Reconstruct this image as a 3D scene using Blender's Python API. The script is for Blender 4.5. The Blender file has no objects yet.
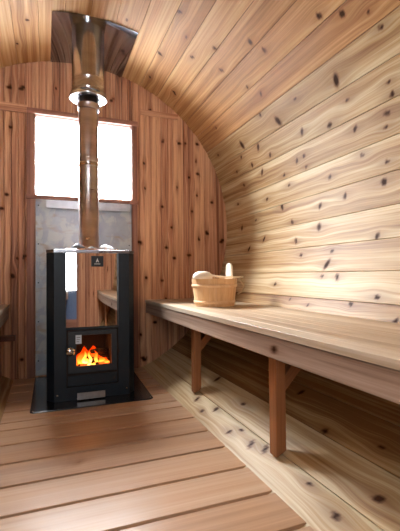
import bpy, math, random
import numpy as np
from mathutils import Vector, Matrix
random.seed(7); RNG = np.random.RandomState(11)
C = bpy.context.scene.collection
SC = bpy.context.scene
R = 1.02; ZC = 0.9435; D = 2.599; BACK = -0.50      # barrel radius, axis height, end wall, back wall
XR = math.sqrt(R*R-ZC*ZC)
CK= [(1.737,26.7,1.7),(2.139,26.7,1.5),(1.99,23.2,1.2),(2.464,28.6,1.0),(1.852,31.2,1.0),(1.904,19.1,1.0),(2.112,19.0,1.0),(2.311,19.4,1.0),(2.027,15.3,1.0),(1.821,11.5,1.0),(1.558,29.0,1.0),(2.202,23.3,1.0),(2.268,13.9,1.0),(1.275,21.9,1.0),(1.409,18.6,1.6),(1.595,20.5,1.0),(1.11,15.1,1.6),(1.126,12.5,1.0),(1.275,15.0,1.0),(1.628,11.2,1.0),(1.263,8.7,1.0),(1.143,5.3,1.0),(1.468,6.3,1.0),(1.164,1.2,1.5),(1.071,18.2,1.0),(1.627,14.3,1.0),(1.831,53.5,1.0),(1.613,47.8,1.0),(1.573,43.8,1.0),(1.827,39.9,1.0),(1.762,35.8,1.0),(1.913,48.8,1.0),(1.23,40.5,1.0),(1.141,37.6,1.3),(1.028,30.7,1.0),(1.294,27.1,1.5),(1.07,20.7,1.0),(1.045,34.4,1.0),(1.379,0.4,1.0),(1.55,-0.5,1.0),(1.553,-6.2,1.4),(1.187,-10.7,1.0),(1.455,-16.6,1.4),(1.438,-13.2,1.0),(1.668,-13.6,1.0),(1.368,-20.0,1.0),(1.791,8.1,1.0),(2.025,6.2,1.0),(2.395,8.1,1.0),(1.876,2.2,1.2),(2.17,0.3,1.0),(1.781,-3.2,1.0),(2.36,-1.3,1.0),(2.063,-7.0,1.0),(2.239,-9.7,1.0),(1.731,-9.2,1.0),(1.12,-24.5,1.4),(1.239,-26.3,1.0),(1.006,-29.3,1.0),(1.468,-19.8,1.0),(1.652,-26.7,1.0),(2.031,79.4,1.0),(1.787,67.6,1.0),(1.911,62.4,1.0),(2.166,66.7,1.0),(2.01,57.9,1.0),(2.633,64.4,1.0),(2.411,56.4,1.0),(2.422,55.7,1.0),(2.379,110.5,1.0),(2.169,106.9,1.0),(0.734,-58.7,1.5),(0.782,-64.3,1.4),(1.016,-53.9,1.3),(0.912,-63.1,1.0),(1.781,-55.9,1.2),(1.452,-57.9,1.3),(1.232,-49.1,1.2),(1.74,-63.8,1.0),(1.613,-65.4,1.0),(1.354,-65.0,1.0),(1.318,-63.0,1.0),(1.213,-64.0,1.0),(1.557,-62.8,1.0),(1.146,-63.0,1.0)]
WK= [(0.79,1.174,1.0),(0.905,1.131,1.0),(0.751,1.051,1.0),(0.802,0.862,1.4),(0.864,0.906,1.4),(0.981,0.852,1.4),(0.726,0.741,1.0),(1.012,0.758,1.0),(0.659,1.53,1.0),(0.703,1.528,1.0),(0.794,1.538,1.0),(0.642,1.213,1.0),(0.785,1.416,1.0),(0.731,1.297,1.0),(0.409,1.366,1.0),(0.415,1.197,1.0),(0.543,1.531,1.0),(0.533,1.082,1.0),(0.603,0.94,1.0),(0.799,1.324,1.0),(0.372,0.831,1.4),(0.563,0.801,1.0),(0.619,0.726,1.0),(0.418,0.59,1.0),(0.525,0.576,1.0),(0.556,0.445,1.0),(0.381,0.212,1.0),(0.401,0.051,1.4),(0.478,0.293,1.0),(-0.408,1.749,1.4),(-0.342,1.753,1.4),(-0.148,1.779,1.0),(-0.408,1.506,1.0),(-0.426,1.101,1.0),(-0.333,0.726,1.4),(-0.369,0.72,1.0),(-0.393,0.612,1.4),(-0.303,0.298,1.0),(-0.297,1.012,1.0),(-0.341,0.115,1.0),(0.251,1.938,1.0),(0.198,1.763,1.0),(0.453,1.733,1.0),(-0.455,1.01,1.0)]  # end-wall knots; the mark just under the right bench is a painted shadow
SKY = 6.0; EXPO = 0.5; LOBE = 105.0; LOBE_P = 4.0; SUN = (-.25, .68, .68)
# ------------------------------------------------------------------ helpers
def nodes_of(name):
    m = bpy.data.materials.new(name); m.use_nodes = True
    nt = m.node_tree; nt.nodes.clear()
    out = nt.nodes.new('ShaderNodeOutputMaterial'); b = nt.nodes.new('ShaderNodeBsdfPrincipled')
    nt.links.new(b.outputs[0], out.inputs[0])
    return m, nt, b
def N(nt, t, **kw):
    n = nt.nodes.new(t)
    for k, v in kw.items(): setattr(n, k, v)
    return n
def ramp(nt, fac, stops, interp='LINEAR'):
    r = N(nt, 'ShaderNodeValToRGB'); r.color_ramp.interpolation = interp
    el = r.color_ramp.elements
    while len(el) > 1: el.remove(el[-1])
    el[0].position = stops[0][0]; el[0].color = (*stops[0][1], 1)
    for p, c in stops[1:]:
        e = el.new(p); e.color = (*c, 1)
    nt.links.new(fac, r.inputs[0]); return r.outputs[0]
def math_(nt, op, a, b=None, clamp=False):
    n = N(nt, 'ShaderNodeMath', operation=op); n.use_clamp = clamp
    for i, v in enumerate((a, b)):
        if v is None: continue
        if isinstance(v, (int, float)): n.inputs[i].default_value = v
        else: nt.links.new(v, n.inputs[i])
    return n.outputs[0]
def mixc(nt, fac, a, b, mode='MIX'):
    n = N(nt, 'ShaderNodeMix', data_type='RGBA', blend_type=mode)
    for s, v in ((n.inputs[0], fac), (n.inputs[6], a), (n.inputs[7], b)):
        if isinstance(v, (int, float)): s.default_value = v
        elif isinstance(v, tuple): s.default_value = (*v, 1)
        else: nt.links.new(v, s)
    return n.outputs[2]

def wood(name, light, mid, dark, rough=.45, streak=1.0, knotc=(.040, .015, .006), spec=.22, worn=0.0, bump=.25):
    """cedar: 'grain' = (along, across, depth)+seed in metres, 'tone' per board, 'knot' 0..1"""
    m, nt, b = nodes_of(name)
    g = N(nt, 'ShaderNodeAttribute', attribute_name='grain').outputs['Vector']
    tone = N(nt, 'ShaderNodeAttribute', attribute_name='tone').outputs['Fac']
    knot = N(nt, 'ShaderNodeAttribute', attribute_name='knot').outputs['Fac']
    def nz(scale, sx, sy, det=3, dist=0.):
        mp = N(nt, 'ShaderNodeMapping'); mp.inputs['Scale'].default_value = (sx, sy, sy)
        nt.links.new(g, mp.inputs[0])
        n = N(nt, 'ShaderNodeTexNoise'); n.inputs['Scale'].default_value = scale
        n.inputs['Detail'].default_value = det; n.inputs['Distortion'].default_value = dist
        nt.links.new(mp.outputs[0], n.inputs['Vector']); return n.outputs['Fac']
    big = nz(1., .5, 26., 2, .2)          # heartwood / sapwood bands
    fine = nz(1., 2.2, 120., 3, .2)       # growth rings
    fib = nz(1., 12., 420., 2)            # fibres
    v = math_(nt, 'MULTIPLY', math_(nt, 'SUBTRACT', big, .5), 1.5*streak)
    v = math_(nt, 'ADD', v, math_(nt, 'MULTIPLY', math_(nt, 'SUBTRACT', fine, .5), 1.15*streak))
    v = math_(nt, 'ADD', v, math_(nt, 'MULTIPLY', math_(nt, 'SUBTRACT', fib, .5), .25*streak))
    v = math_(nt, 'ADD', v, tone, clamp=True)
    col = ramp(nt, v, [(0, dark), (.5, mid), (1, light)])
    if worn:
        w = nz(1., 2.5, 9., 4)
        col = mixc(nt, math_(nt, 'MULTIPLY', ramp(nt, w, [(.45, (0,0,0)), (.7, (1,1,1))]), worn), col, (.42, .40, .38))
    col = mixc(nt, ramp(nt, knot, [(0, (0,0,0)), (.5, (.85,.85,.85)), (1, (1,1,1))]), col, tuple(c*r_ for c, r_ in zip(mid, (.48, .34, .24))))
    core = ramp(nt, knot, [(.40, (0,0,0)), (.85, (1,1,1))])
    col = mixc(nt, core, col, knotc)
    nt.links.new(math_(nt, 'SUBTRACT', spec, math_(nt, 'MULTIPLY', core, spec*.9)), b.inputs['Specular IOR Level'])
    nt.links.new(col, b.inputs['Base Color'])
    b.inputs['Roughness'].default_value = rough
    bp = N(nt, 'ShaderNodeBump'); bp.inputs['Strength'].default_value = bump; bp.inputs['Distance'].default_value = .0008
    nt.links.new(fine, bp.inputs['Height']); nt.links.new(bp.outputs[0], b.inputs['Normal'])
    return m
def metal(name, col, rough, scratch=0., scale=40., metallic=1.0, aniso=None):
    m, nt, b = nodes_of(name)
    tc = N(nt, 'ShaderNodeTexCoord')
    n = N(nt, 'ShaderNodeTexNoise'); n.inputs['Scale'].default_value = scale; n.inputs['Detail'].default_value = 4
    if aniso:
        mp = N(nt, 'ShaderNodeMapping'); mp.inputs['Scale'].default_value = aniso
        nt.links.new(tc.outputs['Object'], mp.inputs[0]); nt.links.new(mp.outputs[0], n.inputs['Vector'])
    else: nt.links.new(tc.outputs['Object'], n.inputs['Vector'])
    lo = tuple(c*(1-scratch) for c in col)
    nt.links.new(ramp(nt, n.outputs['Fac'], [(.3, lo), (.7, col)]), b.inputs['Base Color'])
    nt.links.new(math_(nt, 'ADD', math_(nt, 'MULTIPLY', n.outputs['Fac'], rough*.5), rough*.75), b.inputs['Roughness'])
    b.inputs['Metallic'].default_value = metallic
    return m
def plain(name, col, rough=.5, metallic=0., emit=None, estr=0.):
    m, nt, b = nodes_of(name)
    tc = N(nt, 'ShaderNodeTexCoord'); n = N(nt, 'ShaderNodeTexNoise'); n.inputs['Scale'].default_value = 30
    nt.links.new(tc.outputs['Object'], n.inputs['Vector'])
    nt.links.new(ramp(nt, n.outputs['Fac'], [(.3, tuple(c*.85 for c in col)), (.7, col)]), b.inputs['Base Color'])
    b.inputs['Roughness'].default_value = rough; b.inputs['Metallic'].default_value = metallic
    if emit: b.inputs['Emission Color'].default_value = (*emit, 1); b.inputs['Emission Strength'].default_value = estr
    return m

class MB:
    """mesh collector; per-vertex grain vector, tone, knot"""
    def __init__(s): s.v = []; s.f = []; s.g = []; s.t = []; s.k = []; s.smooth = []; s.n = 0
    def add(s, v, f, g=None, t=.5, k=None, smooth=False):
        v = np.asarray(v, float).reshape(-1, 3); b = s.n
        s.v.append(v); s.n += len(v)
        s.g.append(v.copy() if g is None else np.asarray(g, float).reshape(-1, 3))
        s.t.append(np.full(len(v), t) if np.isscalar(t) else np.asarray(t, float))
        s.k.append(np.zeros(len(v)) if k is None else np.asarray(k, float))
        s.f += [tuple(b+i for i in q) for q in f]; s.smooth += [smooth]*len(f)
    def build(s, name, mat, parent=None, origin=(0, 0, 0), bevel=0.):
        V = np.vstack(s.v) - np.array(origin)
        me = bpy.data.meshes.new(name); me.from_pydata(V.tolist(), [], s.f); me.update()
        a = me.attributes.new('grain', 'FLOAT_VECTOR', 'POINT'); a.data.foreach_set('vector', np.vstack(s.g).astype(np.float32).ravel())
        a = me.attributes.new('tone', 'FLOAT', 'POINT'); a.data.foreach_set('value', np.concatenate(s.t).astype(np.float32))
        a = me.attributes.new('knot', 'FLOAT', 'POINT'); a.data.foreach_set('value', np.concatenate(s.k).astype(np.float32))
        me.polygons.foreach_set('use_smooth', s.smooth)
        o = bpy.data.objects.new(name, me); C.objects.link(o); me.materials.append(mat)
        if parent:
            o.parent = parent; o.location = Vector(origin) - parent.location
        else: o.location = origin
        if bevel:
            bv = o.modifiers.new('bevel', 'BEVEL'); bv.width = bevel; bv.segments = 2; bv.limit_method = 'ANGLE'
        return o
def tag(o, label=None, cat=None, group=None, kind=None):
    for k, v in (('label', label), ('category', cat), ('group', group), ('kind', kind)):
        if v: o[k] = v
    return o
def empty(name, loc, label, cat, group=None):
    o = bpy.data.objects.new(name, None); C.objects.link(o); o.location = loc; o.empty_display_size = .05
    return tag(o, label, cat, group)

def knot_fields(u, v, knots):
    """darkness and grain deflection for board-local coordinates"""
    k = np.zeros_like(u); dv = np.zeros_like(u)
    for (ku, kv, s) in knots:
        a = .0120*s; hsh = math.sin(ku*91.7+kv*313.1); asp = 1.15+.55*hsh; sl = .5*math.cos(ku*57.3+kv*201.)
        d = v-kv; du = (u-ku)-sl*d
        r = np.sqrt((du/(a*.95))**2+(d/(a*asp))**2)
        k = np.maximum(k, np.clip(1.45-r*1.05, 0, 1))
        k = np.maximum(k, np.exp(-(du/(a*4.5))**2-(d/(a*1.3))**2)*.35)
        dv += -d*np.exp(-(du/(a*4.5))**2-(d/(a*2.6))**2)*.7
    return k, dv
def board(M, O, U, V, Nn, L, W, T, seed, tone, knots=(), du=.02, nv=8, bev=.0025, gap=.0004, curve=0.):
    """board with its show face at O + u U + v V, facing Nn, chamfered long edges (V-groove), body T thick"""
    O, U, V, Nn = [np.asarray(q, float) for q in (O, U, V, Nn)]
    nu = max(2, int(L/du)+1); us = np.linspace(0, L, nu)
    vs = np.concatenate([[gap, gap], [gap+bev], np.linspace(gap+bev, W-gap-bev, nv)[1:-1], [W-gap-bev], [W-gap, W-gap]])
    hs = np.array([-T, -bev*1.0] + [0.]*(len(vs)-4) + [-bev*1.0, -T])
    uu, vv = np.meshgrid(us, vs, indexing='ij'); hh = np.broadcast_to(hs, uu.shape)
    P = O + uu[..., None]*U + vv[..., None]*V + hh[..., None]*Nn
    k, dv = knot_fields(uu.ravel(), vv.ravel(), knots)
    g = np.stack([uu.ravel()+seed*3.7, vv.ravel()+dv+seed*1.31, hh.ravel()+seed*.77], 1)
    nvv = len(vs); F = []
    flip = np.dot(np.cross(U, V), Nn) < 0
    for i in range(nu-1):
        for j in range(nvv-1):
            q = (i*nvv+j, (i+1)*nvv+j, (i+1)*nvv+j+1, i*nvv+j+1)
            F.append(q[::-1] if flip else q)
    F.append(tuple(range(nvv)) if not flip else tuple(range(nvv))[::-1])
    e = tuple((nu-1)*nvv+j for j in range(nvv)); F.append(e[::-1] if not flip else e)
    M.add(P.reshape(-1, 3), F, g, tone, k)
def box(M, lo, hi, axis=1, seed=None, tone=.5, rot=None, pivot=None):
    """plain box; grain runs along `axis`"""
    lo, hi = np.array(lo, float), np.array(hi, float)
    if seed is None: seed = RNG.rand()*9
    n = [2, 2, 2]; n[axis] = max(2, int((hi[axis]-lo[axis])/.25)+2)
    a = [0, 1, 2]; a.remove(axis); b, c = a
    vs = []
    for t in np.linspace(lo[axis], hi[axis], n[axis]):
        for (p, q) in ((lo[b], lo[c]), (hi[b], lo[c]), (hi[b], hi[c]), (lo[b], hi[c])):
            x = [0, 0, 0]; x[axis] = t; x[b] = p; x[c] = q; vs.append(x)
    vs = np.array(vs); m = n[axis]; F = []
    for i in range(m-1):
        for j in range(4):
            k = (j+1) % 4; F.append((4*i+j, 4*i+k, 4*(i+1)+k, 4*(i+1)+j))
    F.append((3, 2, 1, 0)); F.append(tuple(4*(m-1)+j for j in range(4)))
    if axis == 1: F = [f[::-1] for f in F]
    g = np.stack([vs[:, axis]+seed*3.7, vs[:, b]+seed*1.31, vs[:, c]+seed*.77], 1)
    if rot is not None:
        pv = np.array(pivot); vs = (vs-pv) @ np.array(rot.to_3x3()).T + pv
    M.add(vs, F, g, tone)
def lathe(M, prof, seg=48, center=(0, 0), closed=False, smooth=True, seed=0., tone=.5):
    """prof: list of (r, z)"""
    th = np.arange(seg)*2*math.pi/seg; V = []; g = []
    for (r, z) in prof:
        V += [(center[0]+r*math.cos(t), center[1]+r*math.sin(t), z) for t in th]
        g += [(z+seed, r*t*0+t*r, seed) for t in th]
    F = []; m = len(prof)
    for i in range(m if closed else m-1):
        for j in range(seg):
            k = (j+1) % seg; i2 = (i+1) % m
            F.append((i*seg+j, i*seg+k, i2*seg+k, i2*seg+j))
    M.add(V, F, g, tone, smooth=smooth)
def tube(M, pts, rad, seg=10, caps=True, squash=None):
    pts = [Vector(p) for p in pts]; n = len(pts)
    rad = rad if isinstance(rad, (list, tuple)) else [rad]*n
    V = []; F = []; up = Vector((0, 0, 1)); prev = None
    for i, p in enumerate(pts):
        t = (pts[min(i+1, n-1)]-pts[max(i-1, 0)]).normalized()
        a = prev if prev is not None else (up if abs(t.z) < .9 else Vector((1, 0, 0)))
        s = t.cross(a).normalized(); b = s.cross(t).normalized(); prev = b
        for j in range(seg):
            q = 2*math.pi*j/seg
            V.append(p + s*math.cos(q)*rad[i] + b*math.sin(q)*rad[i]*(squash or 1))
    for i in range(n-1):
        for j in range(seg):
            k = (j+1) % seg; F.append((i*seg+j, i*seg+k, (i+1)*seg+k, (i+1)*seg+j))
    if caps: F.append(tuple(range(seg))[::-1]); F.append(tuple((n-1)*seg+j for j in range(seg)))
    M.add([tuple(v) for v in V], F, smooth=True)
def prism(M, poly, z0, z1, seed=0., tone=.5):
    """counter-clockwise xy outline extruded in z"""
    n = len(poly); V = [(x, y, z0) for x, y in poly]+[(x, y, z1) for x, y in poly]
    F = [tuple(range(n))[::-1], tuple(range(n, 2*n))]+[(i, (i+1) % n, n+(i+1) % n, n+i) for i in range(n)]
    M.add(V, F, t=tone)
def cut(o, cutters):
    dg = bpy.context.evaluated_depsgraph_get()
    for c in cutters:
        md = o.modifiers.new('b', 'BOOLEAN'); md.object = c; md.solver = 'EXACT'
    bpy.context.view_layer.update(); dg = bpy.context.evaluated_depsgraph_get()
    me = bpy.data.meshes.new_from_object(o.evaluated_get(dg))
    o.modifiers.clear(); o.data = me
    for c in cutters: bpy.data.objects.remove(c)

# ------------------------------------------------------------------ materials
M_STAVE = wood('cedar_staves', (.58, .45, .265), (.40, .25, .108), (.21, .095, .030), rough=.48, streak=1.25)
M_CEIL  = wood('cedar_ceiling', (.62, .40, .19), (.46, .24, .09), (.25, .105, .035), rough=.5, streak=1.15)
M_END   = wood('red_cedar_boards', (.68, .39, .22), (.44, .20, .105), (.17, .064, .034), rough=.5, streak=1.3)
M_DECK  = wood('deck_cedar', (.66, .47, .32), (.50, .305, .18), (.28, .14, .07), rough=.33, streak=.38, worn=.15)
M_BENCH = wood('bench_cedar', (.60, .50, .38), (.44, .325, .215), (.28, .18, .11), rough=.40, streak=.9)
M_RAIL  = wood('rail_cedar', (.54, .41, .32), (.37, .255, .19), (.22, .135, .09), rough=.45, streak=1.1)
M_POST  = wood('post_cedar', (.44, .21, .09), (.31, .125, .05), (.18, .065, .025), rough=.45, streak=.6)
M_TRIM  = wood('trim_cedar', (.40, .20, .13), (.27, .12, .075), (.14, .056, .036), rough=.5)
M_BUCK  = wood('bucket_pine', (.80, .56, .34), (.70, .43, .22), (.52, .29, .13), rough=.4, streak=.6)
M_PALE  = wood('pale_aspen', (.86, .78, .66), (.80, .69, .54), (.66, .53, .38), rough=.4, streak=.4)
M_LOG   = wood('charred_log', (.20, .10, .05), (.08, .04, .02), (.02, .012, .01), rough=.9, streak=1.5)
M_BLACK = metal('blackened_steel', (.006, .015, .026), .5, .3, 60, .2)
M_SIDE  = metal('matt_black_steel', (.008, .008, .010), .5, .3, 60, .2)
M_MIRROR= metal('mirror_steel', (.86, .84, .82), .03, .03, 6)
M_STEEL = metal('polished_steel', (.58, .53, .51), .20, .25, 5, aniso=(1, 1, 4))
M_PIPE  = metal('flue_steel', (.60, .53, .52), .30, .35, 4, aniso=(1, 1, 5))
M_CHROME= metal('chrome', (.62, .64, .68), .16, .05, 30)
M_ZINC  = metal('zinc_sheet', (.60, .62, .66), .42, .25, 14, .55)
M_SLATE = metal('hearth_steel', (.07, .068, .07), .17, .4, 9, .55)
M_CAVITY= plain('firebox_lining', (.05, .03, .022), .9)
M_PAPER = plain('sticker_paper', (.70, .80, .90), .6)
M_TAGB  = plain('black_card', (.008, .014, .022), .5)
M_WHITE = plain('white_print', (.6, .62, .64), .6)
M_ROPE  = plain('hemp_rope', (.50, .36, .20), .85)
M_STONE = plain('grey_stone', (.16, .16, .18), .6)
M_STONE2= plain('pale_stone', (.72, .74, .78), .5)
M_SNOW  = plain('pale_ground', (.62, .66, .70), .9)
def glass(name, col=(1, 1, 1), k=.08, rough=0.):
    m = bpy.data.materials.new(name); m.use_nodes = True; nt = m.node_tree; nt.nodes.clear()
    out = nt.nodes.new('ShaderNodeOutputMaterial'); t = nt.nodes.new('ShaderNodeBsdfTransparent'); gl = nt.nodes.new('ShaderNodeBsdfGlossy')
    t.inputs[0].default_value = (*col, 1); gl.inputs['Roughness'].default_value = rough
    fr = nt.nodes.new('ShaderNodeLayerWeight'); fr.inputs[0].default_value = k
    mx = nt.nodes.new('ShaderNodeMixShader'); nt.links.new(fr.outputs['Fresnel'], mx.inputs[0])
    nt.links.new(t.outputs[0], mx.inputs[1]); nt.links.new(gl.outputs[0], mx.inputs[2]); nt.links.new(mx.outputs[0], out.inputs[0])
    return m
M_GLASS = glass('window_glass'); M_FGLASS = glass('smoked_glass', (.93, .88, .82), .12)
# zinc shield: soot and mineral stains of their own shape
def shield_mat():
    m, nt, b = nodes_of('stained_zinc')
    tc = N(nt, 'ShaderNodeTexCoord').outputs['Object']
    def nz(s, sc, det=5, dist=0):
        mp = N(nt, 'ShaderNodeMapping'); mp.inputs['Scale'].default_value = sc; nt.links.new(tc, mp.inputs[0])
        n = N(nt, 'ShaderNodeTexNoise'); n.inputs['Scale'].default_value = s; n.inputs['Detail'].default_value = det
        n.inputs['Distortion'].default_value = dist; nt.links.new(mp.outputs[0], n.inputs['Vector']); return n.outputs['Fac']
    base = ramp(nt, nz(9, (1, 1, 1)), [(.3, (.26, .28, .31)), (.7, (.36, .385, .42))])
    sx = N(nt, 'ShaderNodeSeparateXYZ'); nt.links.new(tc, sx.inputs[0])
    left = math_(nt, 'MULTIPLY', math_(nt, 'ADD', sx.outputs[0], .02), -9., clamp=True)
    st = ramp(nt, math_(nt, 'ADD', nz(16, (1, 1, .7), 6, .5), math_(nt, 'MULTIPLY', left, .07)), [(.52, (0,0,0)), (.6, (1,1,1))])
    col = mixc(nt, math_(nt, 'MULTIPLY', st, .75), base, (.42, .42, .40))
    br = ramp(nt, nz(7, (1, 1, 2.2), 5, 1.), [(.54, (0,0,0)), (.68, (1,1,1))])
    col = mixc(nt, math_(nt, 'MULTIPLY', br, .6), col, (.30, .21, .12))
    nt.links.new(col, b.inputs['Base Color']); b.inputs['Metallic'].default_value = .35; b.inputs['Roughness'].default_value = .5
    return m
M_SHIELD = shield_mat()

# ------------------------------------------------------------------ barrel staves
PITCH = 7.2
def stave_knots(a0, width_u, extra_p=1.0, y0=BACK):
    ks = []
    for (y, a, s) in CK:
        if a0 <= a < a0+PITCH or a0-.0 <= a-360 < a0+PITCH: ks.append((y-y0, min(max((a-a0)/PITCH*width_u, .012), width_u-.012), s))
    return ks
def staves(name, a_from, n, mat, tones, rand_from=None, du=.011, nrand=7):
    M = MB(); half = math.radians(PITCH/2); W = 2*R*math.tan(half)*.9985
    for i in range(n):
        a0 = a_from+PITCH*i; am = math.radians(a0+PITCH/2)
        nrm = np.array([-math.cos(am), 0, -math.sin(am)]); V = np.array([-math.sin(am), 0, math.cos(am)])
        cen = np.array([R*math.cos(am)*1.0, BACK-.06, ZC+R*math.sin(am)]) - V*W/2
        cen[0] += 0
        seed = RNG.rand()*8
        y_end = D+.055; kk = stave_knots(a0, W, y0=BACK-.06)
        vis = -70 < a0 < 125
        rnd = nrand if not vis else 1
        for q in range(rnd): kk.append((RNG.rand()*(y_end-BACK), .02+RNG.rand()*(W-.04), .6+RNG.rand()*.6))
        if vis:   # staves nearer than the listed knots carry more of them
            for q in range(3): kk.append((RNG.rand()*1.4, .02+RNG.rand()*(W-.04), .7+RNG.rand()*.6))
        board(M, cen, (0, 1, 0), V, nrm, y_end-(BACK-.06), W, .038, seed, tones(i, a0), kk, du=du if vis else .04, nv=14 if vis else 5, bev=.0014, gap=.0005)
    o = M.build(name, mat); tag(o, kind='structure'); return o
A0 = 75-PITCH*20        # -69
tone_tab = {0: .85, 1: .78, 2: .16, 3: .20, 4: .15, 5: .25, 6: .70, 7: .60, 8: .66, 9: .48, 10: .62, 11: .52, 12: .60, 13: .62}  # shade under the bench toned into its staves; lit band by the deck paler
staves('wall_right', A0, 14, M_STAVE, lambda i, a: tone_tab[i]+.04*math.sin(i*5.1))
ceil_t = [.30, .52, .38, .62, .40, .66, .45, .60, .5, .56, .42, .62, .5, .66, .44, .58]
staves('ceiling', A0+14*PITCH, 16, M_CEIL, lambda i, a: ceil_t[i])
staves('wall_left', A0+30*PITCH, 14, M_STAVE, lambda i, a: .35+.2*RNG.rand())
staves('trim_1', A0+44*PITCH, 6, M_TRIM, lambda i, a: .1+.15*RNG.rand(), nrand=2)  # staves below the deck coloured dark so its gaps look shaded

# ------------------------------------------------------------------ end walls of vertical boards
def end_wall(name, y, facing, openings, pitch=.078, mat=M_END, du=.014, ks=()):
    """vertical bead-and-groove boards trimmed to the barrel, leaving rectangular openings (x0,x1,z0,z1)"""
    M = MB(); n = int(2*R/pitch)+2; x = -R-.02+.013
    for i in range(n):
        x0 = x+i*pitch; x1 = x0+pitch; xm = max(abs(x0), abs(x1)); xin = min(abs(x0), abs(x1)) if x0*x1 > 0 else 0
        if xin > R: continue
        hz = math.sqrt(max(R*R-min(xin, R)**2, 0.0))+.02
        tone = .30+.42*RNG.rand(); seed = RNG.rand()*9
        rk = [(ZC-hz+RNG.rand()*2*hz, x0+.01+RNG.rand()*(pitch-.02), .7) for _ in range(3)]
        kall = [(kz, kx, sc*.88) for (kx, kz, sc) in ks] if ks else rk
        for h in (0, 1):                       # two beads per board with a shallow groove between
            ba, bb = x0+h*pitch/2, x0+(h+1)*pitch/2
            cuts = sorted({ba, bb} | {e for o_ in openings for e in o_[:2] if ba < e < bb})
            for (p, q) in zip(cuts[:-1], cuts[1:]):
                if q-p < .006: continue
                segs = [(max(ZC-hz, -.2), ZC+hz)]; mid = (p+q)/2
                for (oa, ob, oc, od) in openings:
                    if oa < mid < ob:
                        segs = [z for (s_, e_) in segs for z in ((s_, min(oc, e_)), (max(od, s_), e_)) if z[1]-z[0] > .01]
                for (s_, e_) in segs:
                    kk = [(kz-s_, kx-p, sc) for (kz, kx, sc) in kall if p-.015 < kx < q+.015 and s_ < kz < e_]
                    board(M, (p, y, s_), (0, 0, 1), (1, 0, 0), (0, facing, 0), e_-s_, q-p, .03, seed+p*0+h*.02, tone+h*.10, kk, du=du, nv=7, bev=.005, gap=.0006)
    # added sheet behind the boards, blocks light leaking through the grooves
    yb = y-facing*.030; ya = yb-facing*.02; lo, hi = min(ya, yb), max(ya, yb)
    (oa, ob, oc, od) = openings[0]
    for (l, h_) in (((-R, lo, -.2), (oa, hi, 2.1)), ((ob, lo, -.2), (R, hi, 2.1)), ((oa, lo, od), (ob, hi, 2.1)), ((oa, lo, -.2), (ob, hi, oc))): box(M, l, h_, 2, tone=.3)
    return tag(M.build(name, mat), kind='structure')
WX0, WX1, WZ0, WZ1 = -.270, .322, 1.105, 1.600
# boards are laid so that an opening edge falls on the trims
end_wall('wall_front', D, -1, [(WX0+.0, WX1-.0, WZ0, WZ1)], ks=WK)
DX0, DX1, DZ0, DZ1 = -.72, -.12, .03, 1.60
end_wall('wall_back', BACK, 1, [(DX0, DX1, DZ0, DZ1)], du=.05)

# window in the end wall
w = bpy.data.objects.new('window_1', None); C.objects.link(w); w.location = (.026, D, 1.10); tag(w, kind='structure')
M = MB()
box(M, (WX0-.045, D-.022, .0), (WX0, D, WZ1+.0), 2, tone=.5)
M.build('left_casing', M_TRIM, w, origin=(.026, D, 1.1), bevel=.002)
M = MB(); box(M, (WX1, D-.022, .0), (WX1+.036, D, WZ1+.0), 2, tone=.35)
M.build('right_casing', M_TRIM, w, origin=(.026, D, 1.1), bevel=.002)
M = MB(); box(M, (WX0-.045, D-.030, WZ1), (WX1+.04, D, WZ1+.030), 0, tone=.6)
M.build('head_casing', M_TRIM, w, origin=(.026, D, 1.1), bevel=.002)
M = MB()
box(M, (WX0-.05, D-.034, WZ0-.028), (WX0+.022, D, WZ0-.002), 0, tone=.6)
box(M, (WX1-.014, D-.034, WZ0-.030), (WX1+.04, D, WZ0-.004), 0, tone=.6)
box(M, (WX0+.022, D-.018, WZ0-.024), (WX1-.014, D, WZ0-.0), 0, tone=.6)
M.build('sill', M_TRIM, w, origin=(.026, D, 1.1), bevel=.002)
M = MB()
for (a, b) in (((WX0-.03, D+.0, WZ0-.03), (WX0+.004, D+.05, WZ1+.03)), ((WX1-.004, D+.0, WZ0-.03), (WX1+.03, D+.05, WZ1+.03))): box(M, a, b, 2)
for (a, b) in (((WX0-.03, D+.0, WZ1-.004), (WX1+.03, D+.05, WZ1+.03)), ((WX0-.03, D+.0, WZ0-.03), (WX1+.03, D+.05, WZ0+.004))): box(M, a, b, 0)
M.build('jamb', M_TRIM, w, origin=(.026, D, 1.1))
M = MB(); box(M, (WX0, D+.030, WZ0), (WX1, D+.036, WZ1), 0); M.build('pane', M_GLASS, w, origin=(.026, D, 1.1))
# cross rails of the end wall (proud of the boards)
M = MB(); zt = 1.700
box(M, (.385, D-.014, 1.690), (math.sqrt(R*R-(1.725-ZC)**2)-.004, D, 1.725), 0, tone=.55)
tag(M.build('trim_2', M_END, bevel=.002), kind='structure')
M = MB(); box(M, (-math.sqrt(R*R-(1.655-ZC)**2)+.004, D-.014, 1.60), (WX0-.046, D, 1.650), 0, tone=.55)
tag(M.build('trim_3', M_END, bevel=.002), kind='structure')
M = MB(); box(M, (-.462, D-.05, .232), (-.375, D, .262), 0, tone=.2)
tag(M.build('trim_4', M_TRIM, bevel=.002), kind='structure')

# added unseen shell outside the staves, blocks light leaking between them
M = MB(); lathe_pts = []
V = []; n = 60
for yy in (BACK-.07, D+.06):
    for rr in (R+.042, R+.050): V += [(rr*math.cos(2*math.pi*j/n), yy, ZC+rr*math.sin(2*math.pi*j/n)) for j in range(n)]
F = []
for (p, q) in ((0, 1), (1, 3), (3, 2), (2, 0)):
    for j in range(n): k = (j+1) % n; F.append((p*n+j, q*n+j, q*n+k, p*n+k))
M.add(V, F); tag(M.build('leak_shell', M_SIDE), kind='structure')

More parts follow.
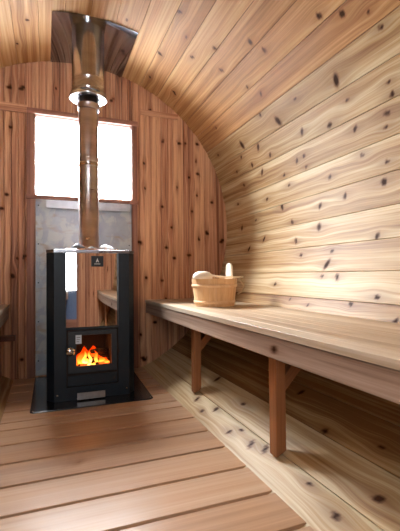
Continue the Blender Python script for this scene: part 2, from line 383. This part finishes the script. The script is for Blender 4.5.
# glazed door in the back wall
d = bpy.data.objects.new('door_1', None); C.objects.link(d); d.location = (0, BACK, 0); tag(d, kind='structure')
M = MB()
for (a, b, ax) in (((DX0, BACK-.035, DZ0), (DX0+.06, BACK+.005, DZ1), 2), ((DX1-.06, BACK-.035, DZ0), (DX1, BACK+.005, DZ1), 2),
                   ((DX0+.06, BACK-.035, DZ1-.08), (DX1-.06, BACK+.005, DZ1), 0), ((DX0+.06, BACK-.035, DZ0), (DX1-.06, BACK+.005, DZ0+.10), 0)): box(M, a, b, ax)
M.build('door_frame', M_TRIM, d, origin=(0, BACK, 0), bevel=.002)
M = MB(); box(M, (DX0+.055, BACK-.02, .45), (DX1-.055, BACK-.012, DZ1-.05)); M.build('door_pane', M_GLASS, d, origin=(0, BACK, 0))
M = MB(); box(M, (DX0+.055, BACK-.026, DZ0+.05), (DX1-.055, BACK-.006, .45)); M.build('kick_panel', plain('blue_paint', (.10, .16, .30), .5), d, origin=(0, BACK, 0))
M = MB(); tube(M, [(-.15, BACK+.005, .8), (-.15, BACK+.05, .8), (-.15, BACK+.05, 1.0), (-.15, BACK+.005, 1.0)], .011); M.build('door_handle', M_POST, d, origin=(0, BACK, 0))

# ------------------------------------------------------------------ deck
M = MB()
ys = [D-.001, 2.445, 2.29, 2.135, 1.98, 1.838, 1.752]
ys += [1.5986-k*.1567 for k in range(0, 14)]
dt = [.5, .45, .55, .4, .5, .62, .5, .46, .42, .55, .58, .40, .62, .5, .45, .55, .5, .5, .5, .5, .5]
for i in range(len(ys)-1):
    y1, y0 = ys[i], ys[i+1]
    if y1 < BACK+.16: break
    g = .0056
    board(M, (-XR+.002, y0+g, 0), (1, 0, 0), (0, 1, 0), (0, 0, 1), 2*XR-.004, y1-y0-2*g, .036, RNG.rand()*9, dt[i]+.0, [(.07+.1*(i % 3), .07, .8)] if i == 8 else [], du=.03, nv=5, bev=.0015)
M2 = M
tag(M.build('floor', M_DECK), kind='structure')
M = MB()
for x in (-.25, .25): box(M, (x-.02, BACK+.02, -.0665), (x+.02, D-.03, -.0365), 1)
tag(M.build('trim_5', M_POST), kind='structure')

# ------------------------------------------------------------------ benches
POSTS = [1.79, 1.066, .34]
def inner_x(z, m=.012): return math.sqrt(R*R-(z-ZC)**2)-m
def bench(side, label, tonebase):
    s = side; X = lambda a, b: (min(s*a, s*b), max(s*a, s*b))
    root = empty('bench', (s*.6, 1.2, .30), label, 'bench'); og = (s*.6, 1.2, .30)
    y0, y1 = BACK+.004, D-.003
    xs = .410; i = 0; zt, zb = .445, .426
    tn = [.85, .48, .52, .55, .50, .54, .48]
    while xs < inner_x(zb)-.03:
        xe = min(xs+.0645, inner_x(zb, .004)); a, b = X(xs, xe); M = MB()
        board(M, (a, y0, zt), (0, 1, 0), (1, 0, 0), (0, 0, 1), y1-y0, b-a, zt-zb, RNG.rand()*9, tn[i]+tonebase, [(RNG.rand()*2.5, .03, .6)], du=.03, nv=5, bev=.0007, gap=.0002)
        M.build('slat', M_BENCH, root, origin=og); xs += .0652; i += 1
    a, b = X(.414, .446); M = MB()
    board(M, (s*.414, y0, .359), (0, 1, 0), (0, 0, 1), (-s, 0, 0), y1-y0, .0655, .03, RNG.rand()*9, .55+tonebase, [(1.5, .03, .8), (.5, .04, .7)], du=.03, nv=8, bev=.0025)
    M.build('front_rail', M_RAIL, root, origin=og)
    for y in POSTS:
        # the foot of the post is scribed to the stave below it
        x0, x1 = .457, .493
        def zf(x): return ZC-math.sqrt(R*R-x*x)+.002
        M = MB(); V = []
        for (x, yy) in ((x0, y), (x1, y), (x1, y+.043), (x0, y+.043)): V.append((s*x, yy, zf(x)+.004))
        for (x, yy) in ((x0, y), (x1, y), (x1, y+.043), (x0, y+.043)): V.append((s*x, yy, .395))
        F = [(3, 2, 1, 0), (4, 5, 6, 7), (0, 1, 5, 4), (1, 2, 6, 5), (2, 3, 7, 6), (3, 0, 4, 7)]
        if s < 0: F = [f[::-1] for f in F]
        sd = RNG.rand()*7
        M.add(V, F, [(v[2]+sd, v[0]+sd, v[1]+sd) for v in V], .55)
        M.build('leg', M_POST, root, origin=og, bevel=.003)
        # cross bearer under the slats, and a diagonal brace
        M = MB(); a, b = X(.446, inner_x(.396, .006)); box(M, (a, y, .396), (b, y+.04, .4255), 0); M.build('bearer', M_POST, root, origin=og, bevel=.002)
        M = MB(); V = []
        p = [(.493, .235), (.493, .285), (.598, .396), (.648, .396)]
        pr = [(.493, .235), (.648, .396), (.598, .396), (.493, .285)]
        for yy in (y+.008, y+.032): V += [(s*x, yy, z) for x, z in pr]
        F = [(0, 1, 2, 3), (7, 6, 5, 4)] + [(j, 4+j, 4+(j+1) % 4, (j+1) % 4) for j in range(4)]
        if s < 0: F = [f[::-1] for f in F]
        M.add(V, F, [(v[0]+v[2]+sd, v[0]-v[2]+sd, v[1]+sd) for v in V], .45); M.build('brace', M_POST, root, origin=og, bevel=.002)
    return root
bench(1, 'long slatted cedar bench on the right with a wooden bucket on it', 0)
bench(-1, 'cedar bench along the left wall, only its front corner showing', -.1)

# ------------------------------------------------------------------ hearth plate and heat shield
M = MB()
prism(M, [(-.275, 1.925), (-.262, 1.912), (.268, 1.905), (.285, 1.918), (.312, D-.028), (-.268, D-.028)], .0005, .0055)
hp = M.build('hearth_plate', M_SLATE, origin=(0, 2.2, 0), bevel=.001); tag(hp, 'dark steel floor plate under the black stove', 'hearth plate')
for (x, y) in ((-.262, 1.93), (.272, 1.925), (.29, 2.5), (-.255, 2.5)):
    M = MB(); lathe(M, [(.0, .0075), (.0035, .0072), (.005, .0056)], 12, (x, y)); M.build('screw', M_CHROME, hp, origin=(x, y, .0055)).location = (x, y-2.2, .0055)
M = MB()
box(M, (WX0+.004, D-.0215, .012), (WX1-.004, D-.019, 1.078), 2)
sh = M.build('heat_shield', M_SHIELD, origin=(.02, D-.02, .5)); tag(sh, 'grey stained metal heat shield on the end wall behind the stove', 'heat shield')
M = MB()
box(M, (-.205, D-.060, 1.066), (.300, D-.021, 1.070), 0); box(M, (-.205, D-.060, 1.022), (.300, D-.0575, 1.066), 0)
o = M.build('top_lip', M_ZINC, sh, origin=(.02, D-.02, .5)); o.location = (0, 0, 0)
for i in range(5):
    for x in (WX0+.02, WX1-.02):
        M = MB(); z = .1+i*.235
        th = [2*math.pi*k/10 for k in range(10)]
        V = [(x, D-.0245, z)]+[(x+.004*math.cos(t), D-.0215, z+.004*math.sin(t)) for t in th]
        M.add(V, [(0, 1+(k+1) % 10, 1+k) for k in range(10)], smooth=True); o = M.build('screw', M_SIDE, sh, origin=(x, D-.02, z)); o.location = Vector((x, D-.02, z))-sh.location

# ------------------------------------------------------------------ stove
CX = .008; SY = 2.02
st = empty('stove', (CX, 2.23, .0055), 'black wood-burning sauna stove with a mirror front panel and lit fire window', 'stove')
OG = (CX, 2.23, .0055)
M = MB()
prism(M, [(CX-.180, SY), (CX+.180, SY), (CX+.212, SY+.045), (CX+.212, 2.44), (CX-.212, 2.44), (CX-.212, SY+.045)], .0065, .722)
body = M.build('body', M_BLACK, st, origin=OG)
cs = []
for (a, b) in (((-.119, SY-.05, .356), (.135, SY+.022, .76)), ((-.116, SY-.05, .070), (.133, SY+.020, .347)),
               ((-.085, SY-.01, .150), (.105, SY+.30, .335)), ((-.155, SY+.05, .60), (.17, 2.40, .80))):
    M = MB(); box(M, a, b); cs.append(M.build('c', M_SIDE))
cut(body, cs)
body.data.materials.clear(); body.data.materials.append(M_BLACK); body.data.materials.append(M_CAVITY)
for p in body.data.polygons:
    c = p.center + Vector(OG)
    if (c.y > SY+.012 and abs(c.x-CX) < .16) or (c.y > SY+.001 and abs(c.x-CX) < .13 and c.z < .36 and c.z > .04): p.material_index = 1
# black side skins (darker than the front)
for s in (-1, 1):
    M = MB(); x = CX+s*.212
    V = [(x, SY+.043), (x+s*.0015, SY+.043), (x+s*.0015, 2.441), (x, 2.441)]
    if s < 0: V = V[::-1]
    prism(M, V, .0066, .722); M.build('side_panel', M_SIDE, st, origin=OG)
# mirror front, slightly bowed
M = MB(); n = 24; V = []; F = []
x0, x1 = -.1185, .1345; xm = (x0+x1)/2; hw = (x1-x0)/2; BOW = .006
for i in range(n+1):
    x = x0+(x1-x0)*i/n; y = SY+.016-BOW*(1-((x-xm)/hw)**2)
    for z in (.3565, .745): V.append((x, y, z))
for i in range(n): F.append((2*i, 2*i+2, 2*i+3, 2*i+1))
b0 = len(V)
V += [(x, y+.004, z) for x, y, z in V]
for i in range(n): F.append((b0+2*i+1, b0+2*i+3, b0+2*i+2, b0+2*i))
for i in range(n):
    F.append((2*i+1, 2*i+3, b0+2*i+3, b0+2*i+1)); F.append((2*i+2, 2*i, b0+2*i, b0+2*i+2))
F.append((0, 1, b0+1, b0)); F.append((2*n+1, 2*n, b0+2*n, b0+2*n+1))
fr = [f for f in F[:n]]; M.add(V[:b0], fr, smooth=True); M.add(V, F[n:])
mp = M.build('mirror_panel', M_MIRROR, st, origin=OG)
# stainless rim round the stone basket
M = MB()
po = [(CX-.183, SY-.003), (CX+.183, SY-.003), (CX+.215, SY+.043), (CX+.215, 2.443), (CX-.215, 2.443), (CX-.215, SY+.043)]
pi_ = [(CX-.165, SY+.022), (CX+.165, SY+.022), (CX+.190, SY+.055), (CX+.190, 2.418), (CX-.190, 2.418), (CX-.190, SY+.055)]
V = [(x, y, .7225) for x, y in po]+[(x, y, .738) for x, y in po]+[(x, y, .738) for x, y in pi_]+[(x, y, .7225) for x, y in pi_]
F = []
for r in range(4):
    for j in range(6):
        k = (j+1) % 6; r2 = (r+1) % 4; F.append((r*6+j, r*6+k, r2*6+k, r2*6+j))
M.add(V, F); rim = M.build('top_rim', metal('rim_steel', (.30, .30, .32), .28, .2, 20), st, origin=OG, bevel=.0015)
cut_ = None
# door with glass
dc = empty  # (readability)
M = MB(); V = []
fx0, fx1, fz0, fz1 = -.108, .125, .136, .340
gx0, gx1, gz0, gz1 = -.070, .098, .168, .318
yf, yb = SY-.004, SY+.010
for y in (yf, yb):
    V += [(fx0, y, fz0), (fx1, y, fz0), (fx1, y, fz1), (fx0, y, fz1), (gx0, y, gz0), (gx1, y, gz0), (gx1, y, gz1), (gx0, y, gz1)]
F = []
for j in range(4):
    k = (j+1) % 4
    F.append((j, k, 4+k, 4+j)); F.append((8+j, 12+j, 12+k, 8+k)); F.append((j, 8+j, 8+k, k)); F.append((4+j, 4+k, 12+k, 12+j))
M.add(V, F); fd = M.build('fire_door', metal('door_steel', (.030, .037, .046), .5, .25, 60, .2), st, origin=OG, bevel=.0012)
M = MB(); box(M, (gx0-.001, SY+.002, gz0-.001), (gx1+.001, SY+.005, gz1+.001)); g = M.build('pane', M_FGLASS, fd, origin=OG); g.location = (0, 0, 0)
M = MB(); box(M, (gx0-.004, SY-.0052, gz1-.040), (gx0+.024, SY-.0042, gz1+.003)); g = M.build('sticker', M_PAPER, fd, origin=OG); g.location = (0, 0, 0); tag(g, 'pale blue paper sticker in the corner of the fire window')
M = MB()
for j in range(3): box(M, (gx0+.000, SY-.0056, gz1-.010-j*.010), (gx0+.018-j*.003, SY-.0052, gz1-.008-j*.010))
g2 = M.build('print', M_TAGB, g, origin=OG); g2.location = (0, 0, 0)
# knob: axis towards the viewer
def ylathe(M, prof, c, seg=28):
    V = []; m = len(prof)
    for (r, y) in prof: V += [(c[0]+r*math.cos(2*math.pi*j/seg), c[1]-y, c[2]+r*math.sin(2*math.pi*j/seg)) for j in range(seg)]
    F = [(i*seg+j, i*seg+(j+1) % seg, (i+1)*seg+(j+1) % seg, (i+1)*seg+j) for i in range(m-1) for j in range(seg)]
    M.add(V, F, smooth=True)
M = MB(); ylathe(M, [(.006, 0), (.006, .012), (.018, .013), (.0215, .018), (.0215, .024), (.018, .030), (.008, .033), (.0001, .0335)], (-.100, yf, .247))
g = M.build('knob', M_CHROME, fd, origin=OG); g.location = (0, 0, 0); tag(g, 'round chrome door knob')
# lower panel with shadow gaps and ash lip
M = MB(); box(M, (-.110, SY-.001, .074), (.127, SY+.004, .124)); M.build('lower_panel', M_BLACK, st, origin=OG, bevel=.001)
M = MB()
box(M, (-.068, SY-.022, .012), (.064, SY-.0005, .016)); box(M, (-.068, SY-.024, .012), (.064, SY-.0215, .045))
g = M.build('ash_drawer', metal('brushed_steel', (.42, .42, .42), .35, .2, 50), st, origin=OG); tag(g, 'pale brushed steel ash drawer lip')
for x in (CX-.166, CX+.166):
    M = MB(); ylathe(M, [(.005, 0), (.005, .002), (.0001, .0035)], (x, SY, .036), 12); M.build('bolt', M_CHROME, st, origin=OG)
for (x, z) in ((CX-.146, .115), (CX+.150, .125), (CX+.150, .6)):
    M = MB(); ylathe(M, [(.003, 0), (.003, .001), (.0001, .0015)], (x, SY, z), 10); M.build('bolt', M_SIDE, st, origin=OG)

# black card hanging on the mirror panel
M = MB(); box(M, (.003, SY-.0025, .655), (.060, SY-.001, .708)); ht = M.build('hang_tag', M_TAGB, origin=(.03, SY-.002, .708))
tag(ht, 'small black square card with a white emblem hanging on the stove mirror', 'tag')
M = MB(); xc = .031; y = SY-.0027
M.add([(xc-.008, y, .676), (xc-.003, y, .676), (xc, y, .683), (xc+.003, y, .676), (xc+.008, y, .676), (xc, y, .697)], [(0, 1, 2, 5), (2, 3, 4, 5)])
o = M.build('emblem', M_WHITE, ht, origin=(xc, y, .68)); o.location = Vector((xc, y, .68))-ht.location
M = MB()
for k in range(6): box(M, (xc-.015+k*.005, y-.0002, .6655), (xc-.0115+k*.005, y, .6705))
o = M.build('lettering', M_WHITE, ht, origin=(xc, y, .68)); o.location = Vector((xc, y, .68))-ht.location
M = MB(); tube(M, [(xc, y+.001, .707), (xc, y, .735), (xc+.001, SY+.0, .7435), (xc, SY+.02, .739)], .0008, 6)
o = M.build('string', M_SIDE, ht, origin=(xc, y, .68)); o.location = Vector((xc, y, .68))-ht.location

# fire: logs, flames
def log(p0, p1, r, lab):
    M = MB(); p0, p1 = Vector(p0), Vector(p1); t = (p1-p0).normalized(); s = t.cross(Vector((0, 0, 1))).normalized(); b = s.cross(t)
    V = []; n = 14; m = 9
    for i in range(m):
        c = p0.lerp(p1, i/(m-1))
        for j in range(n):
            a = 2*math.pi*j/n; rr = r*(1+.08*math.sin(3*a+i)+.05*RNG.randn())
            V.append(tuple(c+s*math.cos(a)*rr+b*math.sin(a)*rr))
    F = [(i*n+j, i*n+(j+1) % n, (i+1)*n+(j+1) % n, (i+1)*n+j) for i in range(m-1) for j in range(n)]+[tuple(range(n))[::-1], tuple((m-1)*n+j for j in range(n))]
    V = np.array(V); M.add(V, F, V*np.array([1, 1, 1])+RNG.rand()); o = M.build('firewood_log', M_LOG, origin=tuple((p0+p1)/2)); tag(o, lab, 'log')
def flame_mat():
    m = bpy.data.materials.new('flame'); m.use_nodes = True; nt = m.node_tree; nt.nodes.clear()
    out = nt.nodes.new('ShaderNodeOutputMaterial'); e = nt.nodes.new('ShaderNodeEmission'); tr = nt.nodes.new('ShaderNodeBsdfTransparent'); ad = nt.nodes.new('ShaderNodeMixShader')
    t = N(nt, 'ShaderNodeAttribute', attribute_name='tone').outputs['Fac']
    nt.links.new(ramp(nt, t, [(0, (1., .75, .22)), (.3, (1., .42, .05)), (.65, (.95, .13, .01)), (1, (.5, .02, .0))]), e.inputs[0])
    lw = nt.nodes.new('ShaderNodeLayerWeight'); lw.inputs[0].default_value = .35
    f = math_(nt, 'SUBTRACT', math_(nt, 'SUBTRACT', 1., math_(nt, 'MULTIPLY', t, .55)), math_(nt, 'MULTIPLY', lw.outputs['Facing'], .6), clamp=True)
    e.inputs[1].default_value = FLAME
    nt.links.new(f, ad.inputs[0]); nt.links.new(tr.outputs[0], ad.inputs[1]); nt.links.new(e.outputs[0], ad.inputs[2]); nt.links.new(ad.outputs[0], out.inputs[0])
    return m
FLAME = 4.0
MF = flame_mat()
log((-.075, SY+.10, .172), (.095, SY+.13, .176), .020, 'charred log lying at the front of the fire')
log((-.06, SY+.20, .178), (.09, SY+.17, .180), .024, 'charred log lying at the back of the fire')
log((.010, SY+.075, .222), (.096, SY+.135, .212), .012, 'slanting burning split log at the right of the fire')
fl = empty('fire', (.01, SY+.10, .17), 'orange and yellow flames behind the stove window', 'fire')
for (x, y, z, h, r, lean, t0) in ((-.048, .05, .170, .070, .018, .010, .42), (-.030, .045, .172, .062, .009, .008, .05), (-.018, .035, .172, .034, .010, -.006, .0), (-.002, .04, .174, .058, .008, -.004, .05),
                              (-.008, .03, .162, .030, .009, .0, -.05), (.016, .03, .156, .022, .012, .004, -.05), (.032, .05, .172, .060, .010, -.010, .32), (.058, .06, .170, .034, .018, -.012, .42),
                              (.083, .07, .160, .030, .016, -.01, .45), (-.066, .07, .160, .060, .014, .012, .62), (.02, .12, .175, .070, .034, .0, .62), (-.03, .11, .175, .070, .028, .01, .58)):
    M = MB(); V = []; T = []; m, n = 10, 12
    for i in range(m):
        q = i/(m-1); rr = r*(math.sin(math.pi*min(1, .22+q*.78))**.8)*(1-.35*q)+.0004
        cx = x+lean*q*q+.004*math.sin(q*7+x*90); 
        for j in range(n):
            a = 2*math.pi*j/n; V.append((cx+rr*math.cos(a), SY+y+rr*.6*math.sin(a), z+h*q)); T.append(min(1, max(0, t0+q*.75)))
    F = [(i*n+j, i*n+(j+1) % n, (i+1)*n+(j+1) % n, (i+1)*n+j) for i in range(m-1) for j in range(n)]+[tuple(range(n))[::-1], tuple((m-1)*n+j for j in range(n))]
    M.add(V, F, t=np.array(T), smooth=True); M.build('flame', MF, fl, origin=(.01, SY+.10, .17))
M = MB()
for i in range(40):
    x = -.078+.17*RNG.rand(); y = SY+.03+.2*RNG.rand(); s = .004+.006*RNG.rand()
    box(M, (x-s, y-s, .151), (x+s, y+s, .153+s*1.4))
o = M.build('embers', plain('ember', (.08, .03, .02), .9, emit=(1, .16, .02), estr=1.2), origin=(0, SY+.1, .15)); tag(o, 'glowing embers under the flames', 'embers', kind='stuff')

# stones on top of the stove
def stone(x, y, z, r, mat, lab, sq=.7):
    M = MB(); me_v = []; F = []; m, n = 8, 12; ph = RNG.rand(6)*6
    for i in range(m+1):
        f = math.pi*i/m
        for j in range(n):
            a = 2*math.pi*j/n; q = 1+.12*math.sin(2*a+ph[0])+.10*math.cos(3*a+ph[1]+f)+.08*math.sin(2*f+ph[2])
            me_v.append((x+r*q*math.sin(f)*math.cos(a), y+r*q*math.sin(f)*math.sin(a)*.9, z+r*sq*q*math.cos(f)))
    F = [(i*n+j, (i+1)*n+j, (i+1)*n+(j+1) % n, i*n+(j+1) % n) for i in range(m) for j in range(n)]
    M.add(me_v, F, smooth=True); o = M.build('sauna_stone', mat, origin=(x, y, z)); tag(o, lab, 'stone', 'stones on the stove')
stone(-.055, 2.10, .736, .046, M_STONE, 'dark grey stone on the stove top left of the flue')
stone(.012, 2.085, .738, .028, M_STONE, 'small dark stone on the stove top in front of the flue')
stone(.090, 2.12, .736, .046, M_STONE2, 'white stone on the stove top right of the flue')
k = 0
for (x, y, lab) in ((-.12, 2.20, 'grey stone at the left edge of the stove top'), (.14, 2.24, 'grey stone at the right edge of the stove top'), (-.10, 2.32, 'grey stone at the back left of the stove top'), (.11, 2.34, 'grey stone at the back right of the stove top'), (.01, 2.35, 'grey stone behind the flue on the stove top'),
                    (-.115, 2.10, 'grey stone in the front left corner of the stove top'), (.048, 2.085, 'grey stone between the flue and the white stone')):
    stone(x, y, .690, .040 if k < 6 else .018, M_STONE, lab, .75); k += 1
M = MB(); box(M, (-.150, SY+.055, .640), (.165, 2.395, .652)); M.build('stone_tray', M_SIDE, st, origin=OG)

# ------------------------------------------------------------------ flue
PX, PY = .010, 2.22
fp = empty('flue_pipe', (PX, PY, .74), 'narrow dark steel flue pipe rising from the stove top past the window', 'pipe')
def crimp(z, r): return [(r, z-.012), (r+.0025, z-.009), (r+.0025, z-.005), (r, z-.002), (r+.0025, z+.002), (r+.0025, z+.006), (r, z+.010)]
M = MB(); r = .0525
lathe(M, [(r+.004, .655), (r+.004, .765), (r, .767)]+crimp(1.245, r)+[(r, 1.27), (r, 1.50), (r-.002, 1.505), (r-.002, 1.6)], 48, (PX, PY)); M.build('pipe', M_PIPE, fp, origin=(PX, PY, .74))
M = MB(); lathe(M, crimp(1.215, r+.0005), 48, (PX, PY)); M.build('joint_ring', M_STEEL, fp, origin=(PX, PY, .74))
M = MB(); lathe(M, [(.0535, 1.515), (.058, 1.515), (.058, 1.535), (.060, 1.537), (.060, 1.548), (.057, 1.55), (.057, 1.575), (.0535, 1.575)], 48, (PX, PY)); M.build('collar', M_PIPE, fp, origin=(PX, PY, .74))
ch = empty('insulated_chimney', (PX, PY, 1.58), 'wide polished steel chimney section going up through the ceiling', 'chimney')
M = MB(); r2 = .086
lathe(M, [(r2, 1.600), (r2, 1.615), (r2+.002, 1.617), (r2+.002, 1.621), (r2, 1.623), (r2, 1.672), (r2+.0015, 1.674), (r2+.0015, 1.678), (r2, 1.680), (r2, 2.06)], 64, (PX, PY)); M.build('outer_pipe', M_STEEL, ch, origin=(PX, PY, 1.58))
M = MB(); lathe(M, [(.060, 1.576), (.098, 1.576), (.100, 1.578), (.100, 1.588), (.0975, 1.590), (.0975, 1.600), (.0865, 1.602), (.060, 1.602)], 64, (PX, PY), closed=True); M.build('end_ring', M_CHROME, ch, origin=(PX, PY, 1.58))
# curved flashing sheet under the ceiling staves
M = MB(); V = []; n = 28; a0, a1 = 75.2, 100.2; Rf = R-.006
for i in range(n+1):
    a = math.radians(a0+(a1-a0)*i/n)
    for (yy, rr) in ((2.085, Rf), (D-.004, Rf), (D-.004, Rf+.0012), (2.085, Rf+.0012)): V.append((rr*math.cos(a), yy, ZC+rr*math.sin(a)))
F = []
for i in range(n):
    for j in range(4): k = (j+1) % 4; F.append((4*i+j, 4*(i+1)+j, 4*(i+1)+k, 4*i+k))
F.append((0, 1, 2, 3)); F.append((4*n+3, 4*n+2, 4*n+1, 4*n))
M.add(V, F); o = M.build('ceiling_flashing', M_FLASH if 'M_FLASH' in globals() else metal('flashing_steel', (.40, .43, .48), .08, .1, 3), origin=(.04, 2.35, 1.95)); tag(o, 'shiny steel sheet on the ceiling around the chimney', 'flashing')
o.data.polygons.foreach_set('use_smooth', [True]*len(o.data.polygons)); 
em = o.modifiers.new('es', 'EDGE_SPLIT'); em.split_angle = math.radians(40)

# ------------------------------------------------------------------ bucket and ladle
BX, BY, BZ = .625, 1.925, .4455
bk = empty('bucket', (BX, BY, BZ), 'round wooden sauna bucket with rope handle standing on the right bench', 'bucket')
OB = (BX, BY, BZ); H = .142; rb, rt = .103, .121; ns = 20
def br(z): return rb+(rt-rb)*(z/H)
for i in range(ns):
    M = MB(); a0 = 2*math.pi*i/ns; a1 = 2*math.pi*(i+1)/ns-.008; m = 4; tall = i in (0,)
    zt = H; V = []; g = []; sd = RNG.rand()*9
    for z in (0, H*.5, zt):
        for q in range(m+1):
            a = a0+(a1-a0)*q/m
            for rr in (br(z), br(z)-.012): V.append((BX+rr*math.cos(a), BY+rr*math.sin(a), BZ+z)); g.append((z+sd, a*.1+sd, rr))
    w_ = 2*(m+1); F = []
    for l in range(2):
        for q in range(m):
            o0 = l*w_+2*q; F.append((o0, o0+2, o0+w_+2, o0+w_)); F.append((o0+1, o0+w_+1, o0+w_+3, o0+3))
        F.append((l*w_, l*w_+w_, l*w_+w_+1, l*w_+1)); e = l*w_+2*m; F.append((e, e+1, e+w_+1, e+w_))
    for q in range(m):
        o0 = 2*w_+2*q; F.append((o0, o0+2, o0+3, o0+1)); F.append((2*q, 2*q+1, 2*q+3, 2*q+2))
    M.add(V, F, g, .35+.4*RNG.rand()); M.build('stave', M_BUCK, bk, origin=OB)
M = MB(); lathe(M, [(0.0001, BZ+.006), (rb-.013, BZ+.006), (rb-.013, BZ+.016), (.0001, BZ+.016)], 40, (BX, BY)); M.build('base', M_BUCK, bk, origin=OB)
for z in (.014, .098):
    M = MB(); h = .015
    lathe(M, [(br(z)+.0003, BZ+z), (br(z)+.0045, BZ+z+.001), (br(z+h)+.0045, BZ+z+h-.001), (br(z+h)+.0003, BZ+z+h)], 48, (BX, BY), closed=True, tone=.75); M.build('hoop', M_BUCK, bk, origin=OB)
# raised grip stave at the back right with a rounded top, and the rim lid strip
ga = math.radians(14); gx, gy = BX+(rt-.006)*math.cos(ga), BY+(rt-.006)*math.sin(ga)
M = MB(); tv = Vector((-math.sin(ga), math.cos(ga), 0)); nv_ = Vector((math.cos(ga), math.sin(ga), 0)); V = []
prof = [(-.021, H-.06), (.021, H-.06), (.021, H+.0), (.019, H+.055), (.017, H+.07), (.011, H+.080), (0, H+.084), (-.011, H+.080), (-.017, H+.07), (-.019, H+.055), (-.021, H+.0)]
for dd in (-.018, -.006):
    for (t, z) in prof: V.append(tuple(Vector((gx, gy, BZ+z))+tv*t*1.25+nv_*dd))
n = len(prof); F = [tuple(range(n)), tuple(range(2*n-1, n-1, -1))]+[(j, n+j, n+(j+1) % n, (j+1) % n) for j in range(n)]
M.add(V, F, [(v[2], v[0]*.7+v[1]*.7, 0) for v in V], .8); o = M.build('grip', M_PALE, bk, origin=OB, bevel=.002); tag(o, 'pale upright wooden grip with a rounded top')
# rope handle hanging down on the right
M = MB(); ra = math.radians(-12); c = Vector((BX+(rt+.004)*math.cos(ra), BY+(rt+.004)*math.sin(ra), BZ+H-.012))
pts = []
for i in range(15):
    q = i/14; pts.append(c+Vector((.004+.032*math.sin(math.pi*q), -.008*q-.01, .010-.085*q if q < .8 else .010-.068-.012*(q-.8)/.2)) + Vector((-.010*q, 0, 0)))
tube(M, pts, .0045, 8)
tube(M, [c+Vector((-.01, 0, .016)), c+Vector((.012, -.004, .019)), c+Vector((.024, -.008, .006))], .005, 8)
M.build('rope_handle', M_ROPE, bk, origin=OB)
# ladle lying across the rim, bowl at the left
ld = empty('ladle', (BX-.07, BY-.05, BZ+H), 'pale wooden ladle lying across the rim of the bucket', 'ladle')
OL = (BX-.07, BY-.05, BZ+H)
M = MB(); LX, LY, LZ = BX-.085, BY-.045, BZ+H+.0105
V = []; F = []; n = 24; prof = [(0.0001, .029), (.018, .028), (.033, .023), (.042, .012), (.045, .001), (.045, -.010), (.042, -.010), (.041, -.001), (.036, .006), (.026, .012), (.0001, .016)]
for (rr, z) in prof: V += [(LX+rr*1.15*math.cos(2*math.pi*j/n), LY+rr*math.sin(2*math.pi*j/n), LZ+z) for j in range(n)]
F = [(i*n+j, i*n+(j+1) % n, (i+1)*n+(j+1) % n, (i+1)*n+j) for i in range(len(prof)-1) for j in range(n)]
F = [f[::-1] for f in F]
M.add(V, F, t=.8, smooth=True); M.build('bowl', M_PALE, ld, origin=OL)
M = MB(); tube(M, [(LX+.035, LY+.005, LZ+.008), (LX+.07, LY+.008, LZ+.003), (LX+.13, LY+.012, LZ-.003), (BX+rt+.035, LY+.016, LZ-.003)], [.012, .010, .008, .009], 10, squash=.6); M.build('handle', M_PALE, ld, origin=OL)

# ------------------------------------------------------------------ outside
M = MB(); box(M, (-30, -30, -.52), (30, 30, -.50)); tag(M.build('ground', M_SNOW), kind='structure')
wd = bpy.data.worlds.new('sky'); SC.world = wd; wd.use_nodes = True
nt = wd.node_tree; bg = nt.nodes['Background']
tc = N(nt, 'ShaderNodeTexCoord'); vm = N(nt, 'ShaderNodeVectorMath', operation='DOT_PRODUCT'); nt.links.new(tc.outputs['Generated'], vm.inputs[0])
sv = Vector(SUN).normalized(); vm.inputs[1].default_value = sv
lobe = math_(nt, 'POWER', math_(nt, 'MAXIMUM', vm.outputs['Value'], 0.), LOBE_P)
nt.links.new(math_(nt, 'ADD', math_(nt, 'MULTIPLY', lobe, LOBE), SKY), bg.inputs[1])          # hazy sky, brightest round the veiled sun
nt.links.new(ramp(nt, lobe, [(0, (.90, .95, 1.)), (.5, (.93, .96, 1.))]), bg.inputs[0])
def light(name, loc, rot, sx, sy, e, col, portal=False):
    l = bpy.data.lights.new(name, 'AREA'); l.shape = 'RECTANGLE'; l.size = sx; l.size_y = sy; l.energy = e; l.color = col
    o = bpy.data.objects.new(name, l); C.objects.link(o); o.location = loc; o.rotation_euler = rot
    if portal: l.cycles.is_portal = True
    return o
light('window_portal', ((WX0+WX1)/2, D+.06, (WZ0+WZ1)/2), (-math.pi/2, 0, 0), WX1-WX0, WZ1-WZ0, 1, (1, 1, 1), True)
light('door_portal', ((DX0+DX1)/2, BACK-.06, .85), (math.pi/2, 0, 0), DX1-DX0, DZ1-DZ0, 1, (1, 1, 1), True)
l = bpy.data.lights.new('fire_glow', 'POINT'); l.energy = .12; l.color = (1, .42, .12); l.shadow_soft_size = .03
o = bpy.data.objects.new('fire_glow', l); C.objects.link(o); o.location = (.01, SY+.09, .26)

# ------------------------------------------------------------------ camera
f, cx, h = 394.663, -.20996, .61031
rt_ = Vector((.93119414, -.36439764, -.00958294)); up_ = Vector((5.911e-04, -2.47793566e-02, .99969277)); fw_ = Vector((.36452314, .93091372, .02285899))
cam = bpy.data.cameras.new('camera'); co = bpy.data.objects.new('camera', cam); C.objects.link(co)
mw = Matrix.Identity(4)
for i in range(3): mw[i][0] = rt_[i]; mw[i][1] = up_[i]; mw[i][2] = -fw_[i]
mw.translation = Vector((cx, 0, h)); co.matrix_world = mw
cam.sensor_fit = 'HORIZONTAL'; cam.sensor_width = 36; cam.lens = f*36/400; cam.clip_start = .02
SC.camera = co
vs = SC.view_settings; vs.view_transform = 'Standard'; vs.look = 'None'; vs.gamma = 1; vs.exposure = EXPO; vs.use_curve_mapping = False
